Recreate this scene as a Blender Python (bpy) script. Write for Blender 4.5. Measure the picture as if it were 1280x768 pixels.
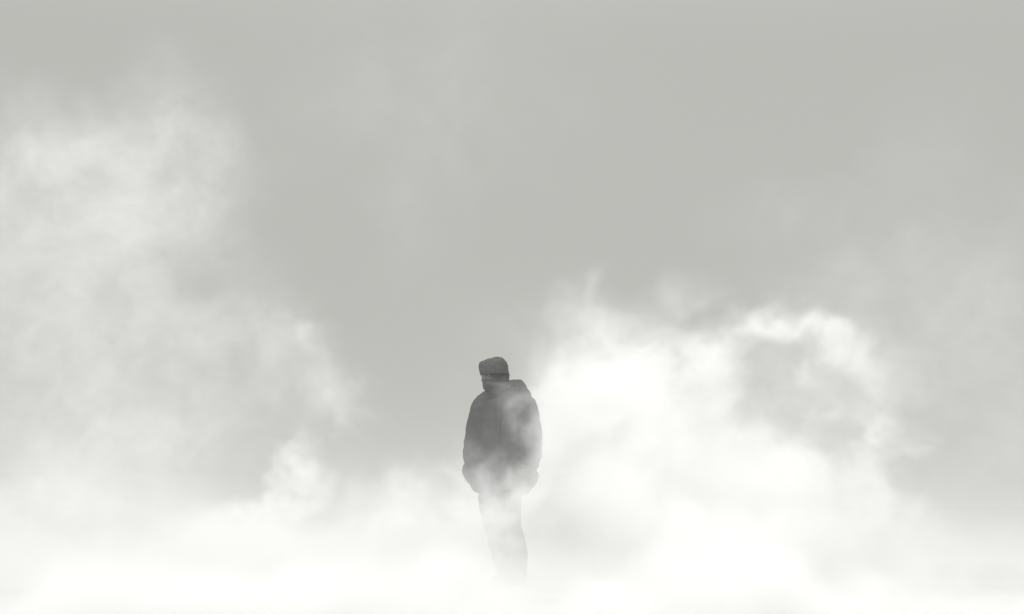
import bpy, bmesh, math, random
from mathutils import Vector, Matrix, noise

for o in list(bpy.data.objects):
    bpy.data.objects.remove(o)
scene = bpy.context.scene
col = scene.collection
R = math.radians

# ------------------------------------------------------------------ camera
CAM_H = 0.60
F = 1778.0                       # focal length in photo pixels (50 mm on 36 mm, 1280 wide)
PITCH = math.atan(249.0 / F)
cam_d = bpy.data.cameras.new('camera')
cam = bpy.data.objects.new('camera', cam_d)
col.objects.link(cam)
cam.location = (0, 0, CAM_H)
cam.rotation_euler = (R(90) + PITCH, 0, 0)
cam_d.lens = 50.0
cam_d.sensor_width = 36.0
cam_d.clip_end = 5000
scene.camera = cam

def at(px, py, Y):
    """photo pixel -> world point at ground distance Y from the camera"""
    c, s = math.cos(PITCH), math.sin(PITCH)
    a, b = (px - 640) / F, (384 - py) / F
    d = Vector((a, c - b * s, s + b * c))
    return Vector((0, 0, CAM_H)) + d * (Y / d.y)

# ------------------------------------------------------------------ sky
world = bpy.data.worlds.new('World')
scene.world = world
world.use_nodes = True
nt = world.node_tree
nt.nodes.clear()
N = nt.nodes.new
L = nt.links.new
SUN_EL, SUN_AZ = 36.0, 195.0     # high behind the camera, through cloud
sky = N('ShaderNodeTexSky')
sky.sky_type = 'NISHITA'
sky.sun_disc = False
sky.sun_elevation = R(SUN_EL)
sky.sun_rotation = R(SUN_AZ)
bw = N('ShaderNodeHueSaturation')
bw.inputs['Saturation'].default_value = 0.06
L(sky.outputs[0], bw.inputs['Color'])
tc = N('ShaderNodeTexCoord')
sep = N('ShaderNodeSeparateXYZ')
L(tc.outputs['Generated'], sep.inputs[0])
ramp = N('ShaderNodeValToRGB')   # overcast sky: flat grey low down, brighter overhead
SKY_LOW = (0.497, 0.503, 0.470)
cr = ramp.color_ramp
cr.interpolation = 'EASE'
cr.elements[0].position = 0.30
cr.elements[0].color = (*[v / 2 for v in SKY_LOW], 1)
cr.elements[1].position = 0.85
cr.elements[1].color = (0.97, 0.97, 0.97, 1)
L(sep.outputs['Z'], ramp.inputs['Fac'])
up = N('ShaderNodeVectorMath')
up.operation = 'SCALE'
up.inputs['Scale'].default_value = 20.0   # undone by the background strength of 0.1
L(ramp.outputs['Color'], up.inputs[0])
mix = N('ShaderNodeMix')
mix.data_type = 'RGBA'
mix.inputs['Factor'].default_value = 0.04  # a solid cloud cover over the clear sky
L(up.outputs[0], mix.inputs[6])
L(bw.outputs[0], mix.inputs[7])
bg = N('ShaderNodeBackground')
bg.inputs['Strength'].default_value = 0.1
L(mix.outputs[2], bg.inputs['Color'])
L(bg.outputs[0], N('ShaderNodeOutputWorld').inputs['Surface'])

# ------------------------------------------------------------------ sun
sd = bpy.data.lights.new('sun', 'SUN')
sd.energy = 1.65
sd.angle = R(15)
sd.color = (1.0, 0.99, 0.97)
sun = bpy.data.objects.new('sun', sd)
col.objects.link(sun)
sun.location = (5, 15, 20)
v = Vector((math.sin(R(SUN_AZ)) * math.cos(R(SUN_EL)), math.cos(R(SUN_AZ)) * math.cos(R(SUN_EL)), math.sin(R(SUN_EL))))
sun.rotation_euler = v.to_track_quat('Z', 'Y').to_euler()

scene.view_settings.view_transform = 'Standard'
scene.view_settings.look = 'None'
scene.view_settings.exposure = 0.0
scene.view_settings.gamma = 1.0
scene.view_settings.use_curve_mapping = False
scene.render.engine = 'CYCLES'
cy = scene.cycles
cy.max_bounces = 12
cy.volume_bounces = 12
cy.diffuse_bounces = 2
cy.volume_step_rate = 2.6
cy.volume_max_steps = 512
cy.use_adaptive_sampling = True
cy.adaptive_threshold = 0.02
cy.use_denoising = True

# ------------------------------------------------------------------ materials
def mat(name, colour, rough=0.9, scale=0.0, bump=0.0, vary=0.15, detail=6):
    m = bpy.data.materials.new(name)
    m.use_nodes = True
    t = m.node_tree
    b = t.nodes['Principled BSDF']
    b.inputs['Roughness'].default_value = rough
    b.inputs['Specular IOR Level'].default_value = 0.25
    if scale:
        c = t.nodes.new('ShaderNodeTexCoord')
        n = t.nodes.new('ShaderNodeTexNoise')
        n.inputs['Scale'].default_value = scale
        n.inputs['Detail'].default_value = detail
        t.links.new(c.outputs['Object'], n.inputs['Vector'])
        r = t.nodes.new('ShaderNodeValToRGB')
        r.color_ramp.elements[0].position = 0.3
        r.color_ramp.elements[1].position = 0.7
        r.color_ramp.elements[0].color = (*[x * (1 - vary) for x in colour], 1)
        r.color_ramp.elements[1].color = (*[x * (1 + vary) for x in colour], 1)
        t.links.new(n.outputs['Fac'], r.inputs['Fac'])
        t.links.new(r.outputs['Color'], b.inputs['Base Color'])
        if bump:
            k = t.nodes.new('ShaderNodeBump')
            k.inputs['Strength'].default_value = bump
            k.inputs['Distance'].default_value = 0.01
            t.links.new(n.outputs['Fac'], k.inputs['Height'])
            t.links.new(k.outputs['Normal'], b.inputs['Normal'])
    else:
        b.inputs['Base Color'].default_value = (*colour, 1)
    return m

M_ground = mat('pale_ground', (0.262, 0.262, 0.246), 0.95, 0.8, 0.3, 0.12)
M_skin = mat('skin', (0.075, 0.069, 0.065), 0.6, 30, 0.1, 0.08)
M_coat = mat('coat_cloth', (0.042, 0.043, 0.041), 0.9, 22, 0.4, 0.2)
M_hood = mat('hood_cloth', (0.055, 0.056, 0.054), 0.9, 22, 0.4, 0.2)
M_knit = mat('knit_wool', (0.06, 0.062, 0.058), 1.0, 60, 0.8, 0.3)
M_trouser = mat('trouser_cloth', (0.09, 0.09, 0.092), 0.9, 40, 0.3, 0.15)
M_boot = mat('boot_rubber', (0.03, 0.03, 0.03), 0.45, 12, 0.2, 0.2)
M_dark = mat('placket_cloth', (0.045, 0.045, 0.045), 0.8, 30, 0.3, 0.2)
M_eye = mat('eye', (0.16, 0.155, 0.15), 0.2)
M_brow = mat('eyebrow_hair', (0.055, 0.052, 0.048), 0.9)

# ------------------------------------------------------------------ ground
def ground():
    bm = bmesh.new()
    # polar sheet: fine near the camera, coarse to the horizon
    rings = [0.0, 1, 2, 3, 4.5, 6, 8, 10, 12.5, 15, 18, 22, 28, 36, 50, 75, 120, 220, 450, 1000, 2500]
    seg = 96
    prev = None
    for i, r in enumerate(rings):
        if i == 0:
            prev = [bm.verts.new((0, 0, 0))]
            continue
        cur = []
        for k in range(seg):
            a = 2 * math.pi * k / seg
            x, y = r * math.cos(a), r * math.sin(a)
            h = noise.noise(Vector((x * 0.5, y * 0.5, 0))) * 0.02 * min(1, r / 5) if r < 60 else 0
            d = math.hypot(x, y - 11)
            if d < 2:
                h *= d / 2
            cur.append(bm.verts.new((x, y, h)))
        for k in range(seg):
            a, b = cur[k], cur[(k + 1) % seg]
            if len(prev) == 1:
                bm.faces.new((prev[0], a, b))
            else:
                bm.faces.new((prev[k], a, b, prev[(k + 1) % seg]))
        prev = cur
    me = bpy.data.meshes.new('ground')
    bm.to_mesh(me)
    bm.free()
    me.polygons.foreach_set('use_smooth', [True] * len(me.polygons))
    o = bpy.data.objects.new('ground', me)
    me.materials.append(M_ground)
    col.objects.link(o)
    o['kind'] = 'structure'
ground()

# ------------------------------------------------------------------ the person
D0 = 11.07
ORIGIN = at(634, 735, D0)
ORIGIN.z = 0.0
def P(px, py, dy=0.0):
    p = at(px, py, D0) - ORIGIN
    p.y += dy
    return p
PX = 1 / 160.6                    # metres per photo pixel at the person

def ring_tube(bm, secs, seg=20, cap=True):
    """secs: (centre, half width, half depth, axis direction or None); closed loft of ellipses"""
    rings = []
    n = len(secs)
    for i, (c, a, b) in enumerate(secs):
        p0 = secs[max(0, i - 1)][0]
        p1 = secs[min(n - 1, i + 1)][0]
        t = (p1 - p0).normalized()
        u = Vector((0, 1, 0)) if abs(t.y) < 0.8 else Vector((0, 0, 1))
        x = u.cross(t).normalized()
        y = t.cross(x).normalized()
        rings.append([bm.verts.new(c + x * (a * math.cos(2 * math.pi * k / seg)) + y * (b * math.sin(2 * math.pi * k / seg))) for k in range(seg)])
    for r0, r1 in zip(rings, rings[1:]):
        for k in range(seg):
            bm.faces.new((r0[k], r0[(k + 1) % seg], r1[(k + 1) % seg], r1[k]))
    if cap:
        bm.faces.new(rings[0][::-1])
        bm.faces.new(rings[-1])
    return rings

def smooth_secs(secs, sub=4):
    """Catmull-Rom through the given sections"""
    out = []
    n = len(secs)
    for i in range(n - 1):
        q = [secs[max(0, i - 1)], secs[i], secs[i + 1], secs[min(n - 1, i + 2)]]
        for s in range(sub):
            t = s / sub
            def cr_(f):
                a, b, c, d = [f(z) for z in q]
                return 0.5 * ((2 * b) + (c - a) * t + (2 * a - 5 * b + 4 * c - d) * t * t + (3 * b - a - 3 * c + d) * t ** 3)
            out.append((cr_(lambda z: z[0]), cr_(lambda z: z[1]), cr_(lambda z: z[2])))
    out.append(secs[-1])
    return out

def ball(bm, c, rx, ry=None, rz=None, rot=None, seg=20):
    ry = rx if ry is None else ry
    rz = rx if rz is None else rz
    m = Matrix.Translation(c)
    if rot is not None:
        m = m @ rot.to_4x4()
    m = m @ Matrix.Diagonal((rx, ry, rz, 1))
    bmesh.ops.create_uvsphere(bm, u_segments=seg, v_segments=seg // 2 + 2, radius=1.0, matrix=m)

def finish(name, bm, material, parent=None, voxel=None, smooth=0, fold=None, loc=None):
    me = bpy.data.meshes.new(name)
    bmesh.ops.recalc_face_normals(bm, faces=bm.faces)
    bm.to_mesh(me)
    bm.free()
    me.materials.append(material)
    o = bpy.data.objects.new(name, me)
    col.objects.link(o)
    if voxel:
        k = o.modifiers.new('union', 'REMESH')
        k.mode = 'VOXEL'
        k.voxel_size = voxel
        k.use_smooth_shade = True
    if smooth:
        k = o.modifiers.new('soft', 'SMOOTH')
        k.factor = 0.6
        k.iterations = smooth
    for f in fold or ():
        tx = bpy.data.textures.new(name + '_folds', 'CLOUDS')
        tx.noise_scale = f[0]
        tx.noise_depth = 2
        k = o.modifiers.new('folds', 'DISPLACE')
        k.texture = tx
        k.strength = f[1]
        k.mid_level = 0.5
    me.polygons.foreach_set('use_smooth', [True] * len(me.polygons))
    if parent is not None:
        o.parent = parent
    return o

def S(px, py, hw, hd, dy=0.0):
    return (P(px, py, dy), hw * PX, hd)

# pose frame of the head: turned to the viewer's left, a little bowed
HEAD_C = P(614.4, 470.5, -0.03)
HROT = Matrix.Rotation(R(-34), 3, 'Z') @ Matrix.Rotation(R(-4), 3, 'Y') @ Matrix.Rotation(R(8), 3, 'X')
# local head axes: -y is the face, x the person's left, z up
def H(x, y, z):
    return HEAD_C + HROT @ Vector((x, y, z))

# --- body: one continuous surface
bm = bmesh.new()
ball(bm, H(0, 0.012, 0.045), 0.074, 0.094, 0.088, HROT)            # skull
ball(bm, H(0, -0.022, -0.030), 0.065, 0.074, 0.082, HROT)          # face
ball(bm, H(0, -0.052, -0.088), 0.030, 0.028, 0.022, HROT)          # chin
ball(bm, H(0, -0.098, -0.022), 0.011, 0.016, 0.012, HROT)          # nose tip
ring_tube(bm, [(H(0, -0.082, 0.018), 0.006, 0.008), (H(0, -0.100, -0.020), 0.010, 0.010)], 10)
for s in (-1, 1):
    ball(bm, H(0.030 * s, -0.075, 0.024), 0.022, 0.012, 0.008, HROT)   # brow ridge
    ball(bm, H(0.036 * s, -0.062, -0.022), 0.020, 0.018, 0.016, HROT)  # cheek
    ball(bm, H(0.074 * s, 0.010, -0.012), 0.008, 0.018, 0.030, HROT)   # ear
ball(bm, H(0, -0.086, -0.052), 0.022, 0.009, 0.005, HROT)          # upper lip
ball(bm, H(0, -0.084, -0.062), 0.019, 0.009, 0.005, HROT)          # lower lip
ring_tube(bm, [(H(0, 0.02, -0.03), 0.055, 0.058), (P(624, 490, 0), 0.056, 0.058), (P(628, 506, 0.01), 0.075, 0.07)], 20)
ring_tube(bm, smooth_secs([S(628, 496, 14, 0.06), S(629, 506, 27, 0.09), S(630, 530, 27, 0.115), S(630, 560, 25, 0.105),
                           S(629, 585, 26, 0.11), S(628, 604, 27, 0.12), S(628, 618, 25, 0.11)]), 24)
ARM_L = [(P(605, 504), .058, .058), (P(597, 530, .02), .048, .048), (P(592, 561, .03), .041, .041), (P(595, 574, -.06), .036, .036), (P(599, 583, -.125), .028, .024)]
ARM_R = [(P(653, 504), .058, .058), (P(661, 530, .03), .048, .048), (P(664, 563, .05), .041, .041), (P(660, 576, -.05), .036, .036), (P(655, 586, -.12), .028, .024)]
for A, s in ((ARM_L, 1), (ARM_R, -1)):
    ring_tube(bm, smooth_secs(A), 16)
    w = A[-1][0]
    d = Vector((0.30 * s, -0.03, -0.95)).normalized()   # hand slants down into the pocket
    side = Vector((0.0, -1.0, 0.2)).normalized()
    side = (side - d * side.dot(d)).normalized()
    wide = d.cross(side).normalized()
    ring_tube(bm, [(w, .026, .018), (w + d * .05, .040, .015), (w + d * .088, .041, .013)], 12)   # palm
    for q in range(4):
        o_ = wide * ((q - 1.5) * 0.020)
        ln = (0.062, 0.072, 0.067, 0.052)[q]
        a0 = w + d * .080 + o_
        a1 = a0 + d * ln * .5 + side * .002
        a2 = a1 + d * ln * .30 + side * .005
        a3 = a2 + d * ln * .18 + side * .005
        ring_tube(bm, [(a0, .0088, .0088), (a1, .0084, .0084), (a2, .0076, .0076), (a3, .006, .006)], 8)
    t0 = w + d * .025 - wide * .03
    ring_tube(bm, [(t0, .013, .012), (t0 + d * .03 - wide * .022 + side * .006, .0105, .0105), (t0 + d * .062 - wide * .026 + side * .010, .008, .008)], 8)
LEG_L = [S(615, 604, 14.5, .10), S(614, 625, 13.5, .088), S(617, 655, 10.5, .068, -.02), S(621, 667, 9, .060, -.03), S(625, 690, 9, .058, .01), S(629, 712, 6, .042, .05), S(630, 727, 6, .042, .05)]
LEG_R = [S(640, 604, 14, .10), S(639, 628, 11.5, .086), S(641, 655, 9, .066, -.02), S(643, 667, 9, .060, -.02), S(647, 690, 9, .058, .0), S(649, 712, 6, .042, .03), S(649, 727, 6, .042, .03)]
for lg in (LEG_L, LEG_R):
    ring_tube(bm, smooth_secs(lg), 18)
    f = lg[-1][0].copy()
    f.z = 0.045
    d = Vector((-0.30, -1, 0)).normalized()
    ring_tube(bm, [(f - d * .05, .036, .036), (f + d * .03 - Vector((0, 0, .004)), .042, .034), (f + d * .12 - Vector((0, 0, .012)), .046, .024), (f + d * .17 - Vector((0, 0, .016)), .034, .018)], 14)
body = finish('person', bm, M_skin, None, voxel=0.0055, smooth=2)
body.location = ORIGIN
body['label'] = 'person in a hooded winter jacket and knit hat standing in smoke, hands in pockets'
body['category'] = 'person'

# --- eyes and brows
for s in (-1, 1):
    bm = bmesh.new()
    ball(bm, H(0.030 * s, -0.073, 0.008), 0.0135, rot=HROT, seg=14)
    finish('eye', bm, M_eye, body)
    bm = bmesh.new()
    ring_tube(bm, [(H(0.013 * s, -0.088, 0.026), .003, .003), (H(0.030 * s, -0.090, 0.031), .0045, .004), (H(0.048 * s, -0.078, 0.027), .0025, .003)], 8)
    finish('eyebrow', bm, M_brow, body)

# --- hair showing under the hat, over the ears and nape
bm = bmesh.new()
ring_tube(bm, smooth_secs([(P(627.5, 466, .02), .060, .085), (P(627, 472, .02), .061, .088), (P(626.5, 479, .03), .058, .08), (P(627, 485, .05), .044, .05)]), 24)
finish('hair', bm, M_brow, body, voxel=0.006, smooth=3, fold=[(0.02, 0.006)])

# --- knit hat, flat topped and pulled up a little at the crown
bm = bmesh.new()
secs = [(P(616.8, 466.5, -.03), 17.4 * PX, .112), (P(617, 462, -.03), 18.4 * PX, .116), (P(617.2, 458, -.03), 18.0 * PX, .112),
        (P(616.9, 455.5, -.03), 16.3 * PX, .106), (P(616.2, 453.0, -.03), 14.0 * PX, .092), (P(616.0, 451.4, -.03), 10.5 * PX, .07)]
ring_tube(bm, secs, 40)
ball(bm, P(622.0, 456.3, -.02), 11.6 * PX, .08, 10.2 * PX)
ball(bm, P(615, 457, -.03), 14.0 * PX, .08, 8.6 * PX)
ball(bm, P(604.5, 458.5, -.05), 6.3 * PX, .055, 6.8 * PX)          # the slack front corner
ring_tube(bm, [(P(627.5, 470.5, .045), 7.6 * PX, .06), (P(625.0, 460, .03), 10.2 * PX, .075)], 20)   # back of the hat over the nape
hat = finish('knit_hat', bm, M_knit, body, voxel=0.007, smooth=4, fold=[(0.05, 0.008)])
# ribbed turn-up
bm = bmesh.new()
seg = 96
rings = []
for z, g in ((469.6, 0), (468.6, 1.0), (465.2, 1.5), (461.8, 1.1), (461.0, 0.2)):
    row = []
    for k in range(seg):
        a = 2 * math.pi * k / seg
        rib = 0.25 if k % 2 else -0.15
        hw = (17.2 + g * 0.5 + rib) * PX
        hd = .114 + g * 0.0022 + rib * PX
        tilt = -2.6 * math.cos(a)                                   # higher over the face side
        row.append(bm.verts.new(P(617.0 + (z - 462) * 0.22 + hw / PX * math.cos(a), z + 0.4 * tilt, -.03 + hd * math.sin(a))))
    rings.append(row)
for r0, r1 in zip(rings, rings[1:]):
    for k in range(seg):
        bm.faces.new((r0[k], r0[(k + 1) % seg], r1[(k + 1) % seg], r1[k]))
for k in range(seg):
    bm.faces.new((rings[-1][k], rings[-1][(k + 1) % seg], rings[0][(k + 1) % seg], rings[0][k]))
finish('brim', bm, M_knit, hat)

# --- jacket: torso and both sleeves in one padded surface
bm = bmesh.new()
ring_tube(bm, smooth_secs([S(621, 482.5, 12.5, .09, -.02), S(622, 486, 15, .105, -.02), S(626, 491, 20, .125), S(630, 500, 34, .135), S(631, 514, 35, .155), S(630, 540, 32, .165),
                           S(629, 572, 32.5, .165), S(629, 596, 34, .165), S(629.5, 609, 32, .155), S(629, 614.5, 28.5, .14)]), 40)
ring_tube(bm, smooth_secs([S(608, 499, 10, .08), S(603, 508, 13.5, .10), S(597, 528, 13.0, .095, .02), S(592.5, 552, 12.5, .09, .03), S(591, 569, 12.2, .088, .0), (P(594, 576, -.05), .078, .075), (P(598, 583, -.11), .062, .058)]), 24)
ring_tube(bm, smooth_secs([S(650, 498, 11, .08), S(655.5, 507, 14.5, .10), S(662, 528, 14.0, .095, .02), S(665, 548, 12.9, .09, .03), S(664, 571, 12.4, .088, .02), (P(661, 579, -.04), .078, .075), (P(656, 586, -.11), .062, .058)]), 24)
ball(bm, P(610, 498, .02), 11 * PX, .09, 10 * PX)
ball(bm, P(592, 590, -.07), 13 * PX, .10, 17 * PX)                 # full pocket under the cuff
ball(bm, P(661, 595, -.06), 11.5 * PX, .10, 16 * PX)
jacket = finish('jacket', bm, M_coat, body, voxel=0.009, smooth=5, fold=[(0.13, 0.030), (0.045, 0.016)])

# hood bunched behind the neck
bm = bmesh.new()
ring_tube(bm, smooth_secs([(P(610, 491, .09), .05, .045), (P(622, 485, .15), .062, .06), (P(640, 483, .16), .066, .07), (P(648, 484, .10), .062, .066), (P(651, 492, .0), .055, .055)]), 20)
ball(bm, P(643.5, 482, .12), 8.5 * PX, .075, 8.2 * PX)
ball(bm, P(649, 487, .06), 7.5 * PX, .07, 10 * PX)
ball(bm, P(636, 492, .15), .10, .07, .09)
hood = finish('hood', bm, M_hood, jacket, voxel=0.009, smooth=4, fold=[(0.06, 0.014)])

# collar opening
bm = bmesh.new()
ring_tube(bm, smooth_secs([(P(611, 483, .03), .028, .040), (P(607.5, 482, -.04), .026, .046), (P(609.3, 482.5, -.11), .026, .046), (P(618, 484.5, -.15), .028, .040), (P(629, 486, -.14), .028, .036), (P(637, 484, -.08), .028, .034), (P(640, 481, .0), .03, .034)]), 14)
finish('collar', bm, M_coat, jacket, voxel=0.006, smooth=3, fold=[(0.04, 0.006)])

# patch pockets that take the hands
for cx, cy_, s in ((600, 598, 1), (653.5, 600, -1)):
    bm = bmesh.new()
    ring_tube(bm, smooth_secs([S(cx, cy_ - 13, 10.5, .045, -.115), S(cx, cy_ - 11, 12.5, .052, -.12), S(cx + s, cy_, 14.0, .060, -.12), S(cx + 2 * s, cy_ + 10, 13.0, .055, -.115), S(cx + 3 * s, cy_ + 15, 9.0, .04, -.10)]), 28)
    finish('pocket', bm, M_coat, jacket, voxel=0.007, smooth=4, fold=[(0.06, 0.012)])

# placket with a zip down the front, cuffs at the pockets, hem band
def torso_front(py):
    return {500: -.125, 520: -.158, 540: -.166, 560: -.170, 580: -.170, 600: -.166}[py]
bm = bmesh.new()
pl = [(P(625 - (py - 500) * 0.02, py, torso_front(py) - .006), .014, .012) for py in (500, 520, 540, 560, 580, 600)]
ring_tube(bm, smooth_secs(pl), 12)
placket = finish('placket', bm, M_dark, jacket, voxel=0.005, smooth=2, fold=[(0.05, 0.006)])
bm = bmesh.new()
ring_tube(bm, smooth_secs([(c + Vector((0, -.014, 0)), .004, .003) for c, a, b in pl]), 8)
finish('zip', bm, M_boot, placket)
for c0, c1 in (((P(593.5, 575, -.06)), (P(598, 582, -.125))), ((P(660, 579, -.05)), (P(656, 585.5, -.12)))):
    bm = bmesh.new()
    ring_tube(bm, [(c0, .066, .062), (c0.lerp(c1, .3), .078, .073), (c0.lerp(c1, .7), .077, .072), (c1, .062, .058)], 20)
    finish('cuff', bm, M_hood, jacket, voxel=0.006, smooth=2, fold=[(0.03, 0.006)])
bm = bmesh.new()
ring_tube(bm, [S(629.3, 606, 31.8, .154), S(629.3, 608, 33.2, .164), S(629, 613, 31.0, .158), S(629, 616.2, 27.5, .14)], 40)
finish('hem', bm, M_coat, jacket, voxel=0.008, smooth=2, fold=[(0.05, 0.01)])

# --- trousers and boots
bm = bmesh.new()
ring_tube(bm, smooth_secs([S(628, 596, 28, .125), S(627, 608, 28.5, .13), S(627, 620, 26, .115)]), 24)
ring_tube(bm, smooth_secs([S(615, 606, 15, .115), S(613.6, 622, 15.2, .108), S(615.2, 642, 14.0, .096, -.02), S(618.0, 660, 12.6, .084, -.03), S(622.6, 680, 11.4, .078, -.01), S(627, 700, 10.4, .07, .02), S(629, 712, 9.6, .064, .04)]), 22)
ring_tube(bm, smooth_secs([S(640, 606, 14, .115), S(639.6, 622, 12.6, .106), S(639.6, 642, 11.4, .094, -.02), S(640.4, 658, 10.6, .084, -.02), S(645, 675, 11.2, .078, -.01), S(647.6, 690, 10.6, .07, .01)]), 22)
finish('trousers', bm, M_trouser, body, voxel=0.008, smooth=3, fold=[(0.07, 0.020), (0.025, 0.006)])
for lg, w, top in ((LEG_L, 10.4, 690), (LEG_R, 11.6, 686.5)):
    f = lg[-1][0].copy()
    f.z = 0.055
    d = Vector((-0.30, -1, 0)).normalized()
    bm = bmesh.new()
    cx = 627 if lg is LEG_L else 648.2
    dy = .02 if lg is LEG_L else .01
    ring_tube(bm, smooth_secs([S(cx - .4, top, w, .078, dy), S(cx + .2, top + 12, w * .98, .074, dy), (Vector((f.x, f.y, .16)), w * .86 * PX, .062), (Vector((f.x, f.y, .09)), w * .84 * PX, .062), (Vector((f.x, f.y, .04)), .05, .06)]), 22)
    ring_tube(bm, smooth_secs([(f - d * .075, .042, .052), (f, .052, .055), (f + d * .08, .055, .05), (f + d * .16 - Vector((0, 0, .008)), .054, .038), (f + d * .205 - Vector((0, 0, .014)), .036, .028)]), 18)
    bt = finish('boot', bm, M_boot, body, voxel=0.007, smooth=2, fold=[(0.04, 0.005)])
    bm = bmesh.new()
    f0 = Vector((f.x, f.y, .016))
    ring = []
    for z in (0.0, .026):
        ring.append([bm.verts.new(Vector((f.x, f.y, z)) + d * (.065 + .150 * math.cos(2 * math.pi * k / 28)) + Vector((d.y, -d.x, 0)) * (.056 * math.sin(2 * math.pi * k / 28))) for k in range(28)])
    for k in range(28):
        bm.faces.new((ring[0][k], ring[0][(k + 1) % 28], ring[1][(k + 1) % 28], ring[1][k]))
    bm.faces.new(ring[0][::-1])
    bm.faces.new(ring[1])
    finish('sole', bm, M_boot, bt)

# ------------------------------------------------------------------ smoke
# puffs: (px, py, distance, half width px, half height px, half depth m, optical depth)
PUFFS = []
def puff(px, py, Y, hw, hh, hd, od):
    c = at(px, py, Y)
    k = Y / F
    PUFFS.append((c, (hw * k, hd, hh * k), od / hd))

#PUFFS_BEGIN
# broad veil of the left plume
puff(40, 330, 14, 300, 240, 2.0, .56)
puff(230, 210, 14, 110, 150, 1.4, .24)
puff(120, 230, 14, 200, 130, 1.4, .30)
puff(150, 420, 13.5, 230, 170, 1.6, .38)
puff(60, 600, 13, 230, 180, 1.6, .42)
puff(230, 560, 13.4, 260, 110, 1.6, .28)
puff(190, 560, 12.5, 120, 130, 1.2, .22)
puff(205, 130, 14, 70, 100, 1.0, .22)
puff(30, 190, 14.5, 90, 70, 1.0, .12)
puff(275, 190, 13.5, 34, 80, .6, .16)
puff(160, 300, 13.5, 50, 80, .7, .22)
puff(265, 440, 13, 60, 60, .8, .2)
puff(130, 190, 14.2, 20, 60, .5, .12)
# strands of the left plume
puff(300, 400, 12.5, 110, 40, .6, .30)
puff(375, 440, 12.5, 60, 40, .5, .32)
puff(424, 495, 12.5, 40, 34, .5, .40)
puff(446, 525, 12.4, 22, 26, .4, .25)
puff(350, 490, 12.6, 110, 80, .8, .24)
puff(540, 100, 14.5, 300, 170, 1.8, .16)
puff(520, 250, 14.5, 90, 160, 1.2, .08)
# flame shaped tongue
puff(368, 572, 11.5, 20, 36, .35, .80)
puff(376, 604, 11.5, 28, 32, .45, .75)
puff(352, 628, 11.5, 34, 15, .4, 1.3)
puff(320, 644, 11.4, 44, 15, .4, 1.2)
# centre and right bank
puff(775, 460, 12.8, 95, 80, 1.2, 1.0)
puff(708, 480, 12.6, 80, 90, 1.0, .5)
puff(745, 390, 12.8, 90, 40, .8, .38)
puff(730, 350, 12.8, 26, 22, .4, .2)
puff(850, 372, 12.8, 42, 40, .5, .35)
puff(820, 500, 12.8, 120, 90, 1.2, 1.2)
puff(740, 580, 12.6, 150, 110, 1.3, 2.2)
puff(890, 600, 12.6, 150, 80, 1.3, 2.0)
puff(640, 400, 13, 120, 70, 1.0, .08)
# arch of the curling smoke
puff(885, 440, 12.0, 50, 42, .5, 0.90)
puff(924, 403, 12.0, 36, 22, .4, 0.91)
puff(962, 393, 12.0, 40, 26, .45, 0.98)
puff(1006, 394, 12.0, 42, 28, .45, 0.98)
puff(1046, 411, 12.0, 40, 28, .45, 0.98)
puff(1078, 437, 12.0, 36, 30, .45, 1.10)
puff(1104, 467, 12.0, 28, 28, .4, 0.72)
puff(1018, 462, 12.2, 20, 26, .35, .35)
puff(1000, 500, 13, 150, 110, 1.1, .45)
puff(905, 490, 12.2, 40, 60, .5, .9)
puff(1100, 560, 12.0, 26, 70, .4, 0.90)
puff(1080, 615, 12.0, 36, 36, .4, 0.70)
puff(1050, 500, 12.0, 22, 40, .4, 0.18)
puff(980, 600, 12.2, 60, 34, .6, .7)
puff(985, 650, 12.0, 120, 60, 1.0, 2.20)
puff(1110, 665, 12.0, 60, 50, .7, 1.30)
puff(880, 700, 10.8, 250, 70, .9, 2.0)
puff(770, 635, 11.4, 130, 60, .8, 1.6)
# faint veil on the right
puff(1180, 430, 14, 300, 240, 2.2, .42)
puff(1160, 180, 14, 90, 80, 1.2, .14)
puff(960, 270, 14, 140, 60, 1.0, .07)
puff(1200, 720, 11, 160, 70, 1.0, .4)
puff(1012, 462, 12.1, 18, 26, .3, .3)
puff(1050, 530, 12.1, 16, 40, .3, .2)
puff(940, 545, 12.2, 50, 36, .5, .6)
# low banks across the frame
puff(560, 645, 12.4, 100, 80, .9, 1.0)
puff(460, 655, 12.0, 150, 80, .9, 0.45)
puff(150, 700, 12, 330, 130, 1.4, .5)
puff(150, 765, 11, 360, 70, 1.2, .95)
puff(60, 640, 11.5, 200, 70, .8, .4)
puff(300, 690, 11.2, 130, 50, .8, .8)
puff(690, 520, 12.6, 50, 70, .7, .5)
puff(340, 700, 11, 110, 50, .8, .6)
puff(470, 715, 11.8, 170, 80, 1.1, 1.2)
# wisps drifting in front of the person
puff(682, 535, 10.2, 28, 80, .35, .75)
puff(650, 488, 10.2, 26, 22, .35, .12)
puff(634, 616, 9.9, 80, 24, .4, 1.25)
puff(654, 490, 10.3, 24, 22, .3, .20)
puff(592, 594, 10.3, 46, 24, .35, .55)
puff(666, 590, 10.3, 40, 28, .35, .80)
puff(625, 634, 10.2, 80, 28, .4, .85)
puff(615, 668, 10.1, 90, 42, .5, 1.0)
puff(640, 752, 9.6, 130, 30, .6, 1.0)
# thin mist between the camera and the person
puff(622, 480, 8.5, 110, 120, 1.0, .08)
puff(640, 800, 6.4, 2000, 84, 1.3, 4.5)
puff(100, 730, 8.5, 500, 70, 1.0, 1.0)
#PUFFS_END
VOX = 0.034
DMIN = Vector((-8.0, 4.2, -0.12))
DMAX = Vector((8.0, 16.6, 6.3))

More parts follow.
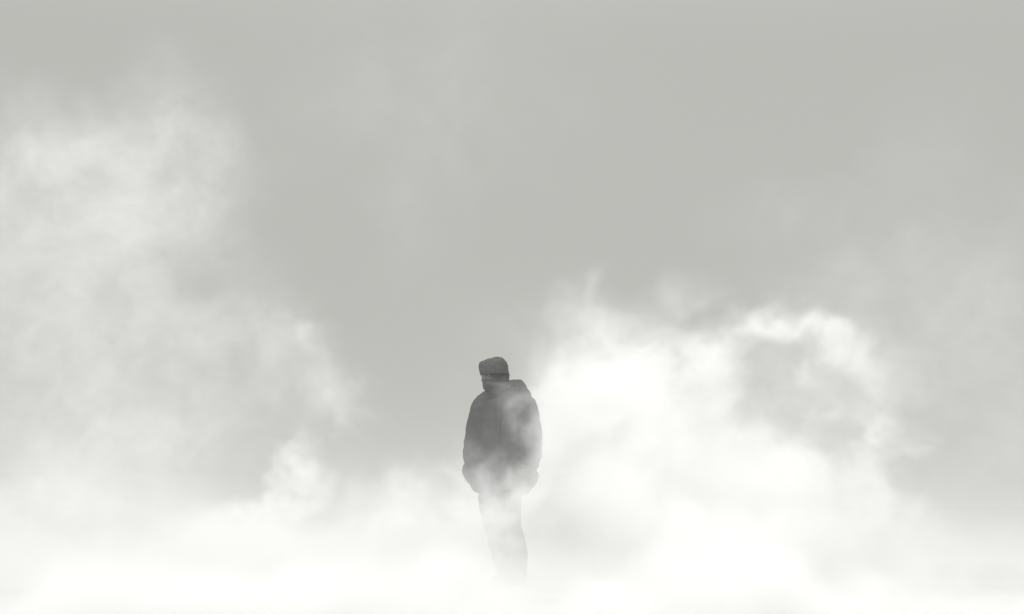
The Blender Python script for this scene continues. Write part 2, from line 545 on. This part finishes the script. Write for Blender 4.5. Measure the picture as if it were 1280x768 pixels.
M_smoke = bpy.data.materials.new('smoke')
M_smoke.use_nodes = True
t = M_smoke.node_tree
t.nodes.clear()
pv = t.nodes.new('ShaderNodeVolumePrincipled')
pv.inputs['Color'].default_value = (0.982, 0.982, 0.980, 1)
pv.inputs['Density'].default_value = 1.0
pv.inputs['Density Attribute'].default_value = 'density'
pv.inputs['Anisotropy'].default_value = 0.0
t.links.new(pv.outputs[0], t.nodes.new('ShaderNodeOutputMaterial').inputs['Volume'])

def smoke():
    g = bpy.data.node_groups.new('smoke_field', 'GeometryNodeTree')
    g.interface.new_socket('Geometry', in_out='INPUT', socket_type='NodeSocketGeometry')
    g.interface.new_socket('Geometry', in_out='OUTPUT', socket_type='NodeSocketGeometry')
    nd, lk = g.nodes.new, g.links.new
    def math_(op, a, b=None, c=None, clamp=False):
        n = nd('ShaderNodeMath'); n.operation = op; n.use_clamp = clamp
        for i, x in enumerate((a, b, c)):
            if x is None: continue
            if isinstance(x, (int, float)): n.inputs[i].default_value = x
            else: lk(x, n.inputs[i])
        return n.outputs[0]
    def vec(op, a, b=None, scale=None):
        n = nd('ShaderNodeVectorMath'); n.operation = op
        for i, x in enumerate((a, b)):
            if x is None: continue
            if hasattr(x, 'links'): lk(x, n.inputs[i])
            else: n.inputs[i].default_value = x
        if scale is not None: n.inputs['Scale'].default_value = scale
        return n.outputs[1] if op == 'LENGTH' else n.outputs[0]
    def noise_(p, scale, detail, rough=0.55, dist=0.0, colour=False):
        n = nd('ShaderNodeTexNoise')
        n.inputs['Scale'].default_value = scale
        n.inputs['Detail'].default_value = detail
        n.inputs['Roughness'].default_value = rough
        n.inputs['Distortion'].default_value = dist
        ro = nd('ShaderNodeVectorRotate'); ro.rotation_type = 'EULER_XYZ'
        ro.inputs['Rotation'].default_value = (0.5, 0.9, 0.35)      # keeps the noise lattice off the axes
        lk(p, ro.inputs['Vector'])
        lk(ro.outputs[0], n.inputs['Vector'])
        return n.outputs['Color' if colour else 'Fac']
    pos = nd('GeometryNodeInputPosition').outputs[0]
    # turbulence: the position is carried off by slow and fast swirls
    w1 = vec('SCALE', vec('SUBTRACT', noise_(pos, 0.9, 1, colour=True), (.5, .5, .5)), scale=0.6)
    p1 = vec('ADD', pos, w1)
    w2 = vec('SCALE', vec('SUBTRACT', noise_(p1, 2.2, 5, 0.62, colour=True), (.5, .5, .5)), scale=1.0)
    p2 = vec('ADD', p1, w2)
    w3 = vec('SCALE', vec('SUBTRACT', noise_(p2, 7.0, 2, 0.6, colour=True), (.5, .5, .5)), scale=0.14)
    p2 = vec('ADD', p2, w3)
    dens = None
    for c, r, amp in PUFFS:
        d = vec('LENGTH', vec('MULTIPLY', vec('SUBTRACT', p2, tuple(c)), tuple(1 / x for x in r)))
        n = nd('ShaderNodeMapRange')
        n.interpolation_type = 'SMOOTHSTEP'
        n.inputs['From Min'].default_value = 1.25
        n.inputs['From Max'].default_value = 0.0
        n.inputs['To Min'].default_value = 0.0
        n.inputs['To Max'].default_value = amp
        lk(d, n.inputs['Value'])
        dens = n.outputs[0] if dens is None else math_('ADD', dens, n.outputs[0])
    # fine structure
    f = noise_(p2, 1.5, 7, 0.62)
    # thin smoke breaks into shreds, thick smoke holds together
    hold = math_('DIVIDE', dens, math_('ADD', dens, 0.8))
    f = math_('ADD', f, math_('MULTIPLY', hold, 0.30))
    n = nd('ShaderNodeMapRange'); n.interpolation_type = 'SMOOTHSTEP'
    n.inputs['From Min'].default_value = 0.46
    n.inputs['From Max'].default_value = 0.72
    n.inputs['To Min'].default_value = 0.20
    n.inputs['To Max'].default_value = 1.35
    lk(f, n.inputs['Value'])
    f = n.outputs[0]
    fine = math_('MULTIPLY_ADD', noise_(p2, 4.5, 5, 0.68), 6.0, -2.0)
    f = math_('MULTIPLY', f, math_('MAXIMUM', fine, 0.15))
    dens = math_('MULTIPLY', dens, f)
    # the layer lying on the ground
    sp = nd('ShaderNodeSeparateXYZ'); lk(vec('ADD', vec('SCALE', p2, scale=0.45), vec('SCALE', pos, scale=0.55)), sp.inputs[0])
    z = math_('MAXIMUM', sp.outputs[2], 0.0)
    lay = math_('MULTIPLY', math_('EXPONENT', math_('MULTIPLY', z, -1 / GZ)), GD)
    so = nd('ShaderNodeSeparateXYZ'); lk(pos, so.inputs[0])
    dens = math_('ADD', dens, lay)
    # everything thins out well inside the domain
    for out, lo, hi, wd in ((so.outputs[0], DMIN.x, DMAX.x, 1.6), (so.outputs[1], DMIN.y, DMAX.y, 1.4), (so.outputs[2], -9, DMAX.z, 1.2)):
        for edge, sgn in ((lo, 1), (hi, -1)):
            if edge == -9: continue
            n = nd('ShaderNodeMapRange'); n.interpolation_type = 'SMOOTHSTEP'
            n.inputs['From Min'].default_value = edge
            n.inputs['From Max'].default_value = edge + sgn * wd
            lk(out, n.inputs['Value'])
            dens = math_('MULTIPLY', dens, n.outputs[0])
    dens = math_('MULTIPLY', dens, math_('GREATER_THAN', dens, 0.004))
    vc = nd('GeometryNodeVolumeCube')
    lk(dens, vc.inputs['Density'])
    vc.inputs['Background'].default_value = 0.0
    vc.inputs['Min'].default_value = DMIN
    vc.inputs['Max'].default_value = DMAX
    for nm, a in zip('XYZ', (0, 1, 2)):
        vc.inputs['Resolution ' + nm].default_value = int((DMAX[a] - DMIN[a]) / VOX)
    sm = nd('GeometryNodeSetMaterial')
    sm.inputs['Material'].default_value = M_smoke
    lk(vc.outputs[0], sm.inputs[0])
    go = nd('NodeGroupOutput')
    lk(sm.outputs[0], go.inputs[0])
    bm = bmesh.new()
    c = (DMIN + DMAX) / 2
    bmesh.ops.create_cube(bm, size=1, matrix=Matrix.Translation(c) @ Matrix.Diagonal((*(DMAX - DMIN), 1)))
    me = bpy.data.meshes.new('smoke')
    bm.to_mesh(me); bm.free()
    me.materials.append(M_smoke)
    o = bpy.data.objects.new('smoke', me)
    col.objects.link(o)
    k = o.modifiers.new('smoke', 'NODES')
    k.node_group = g
    o['kind'] = 'stuff'
    o['label'] = 'white smoke billowing over the ground and around the standing person'
    o['category'] = 'smoke'
GZ, GD = 0.35, 0.30
smoke()
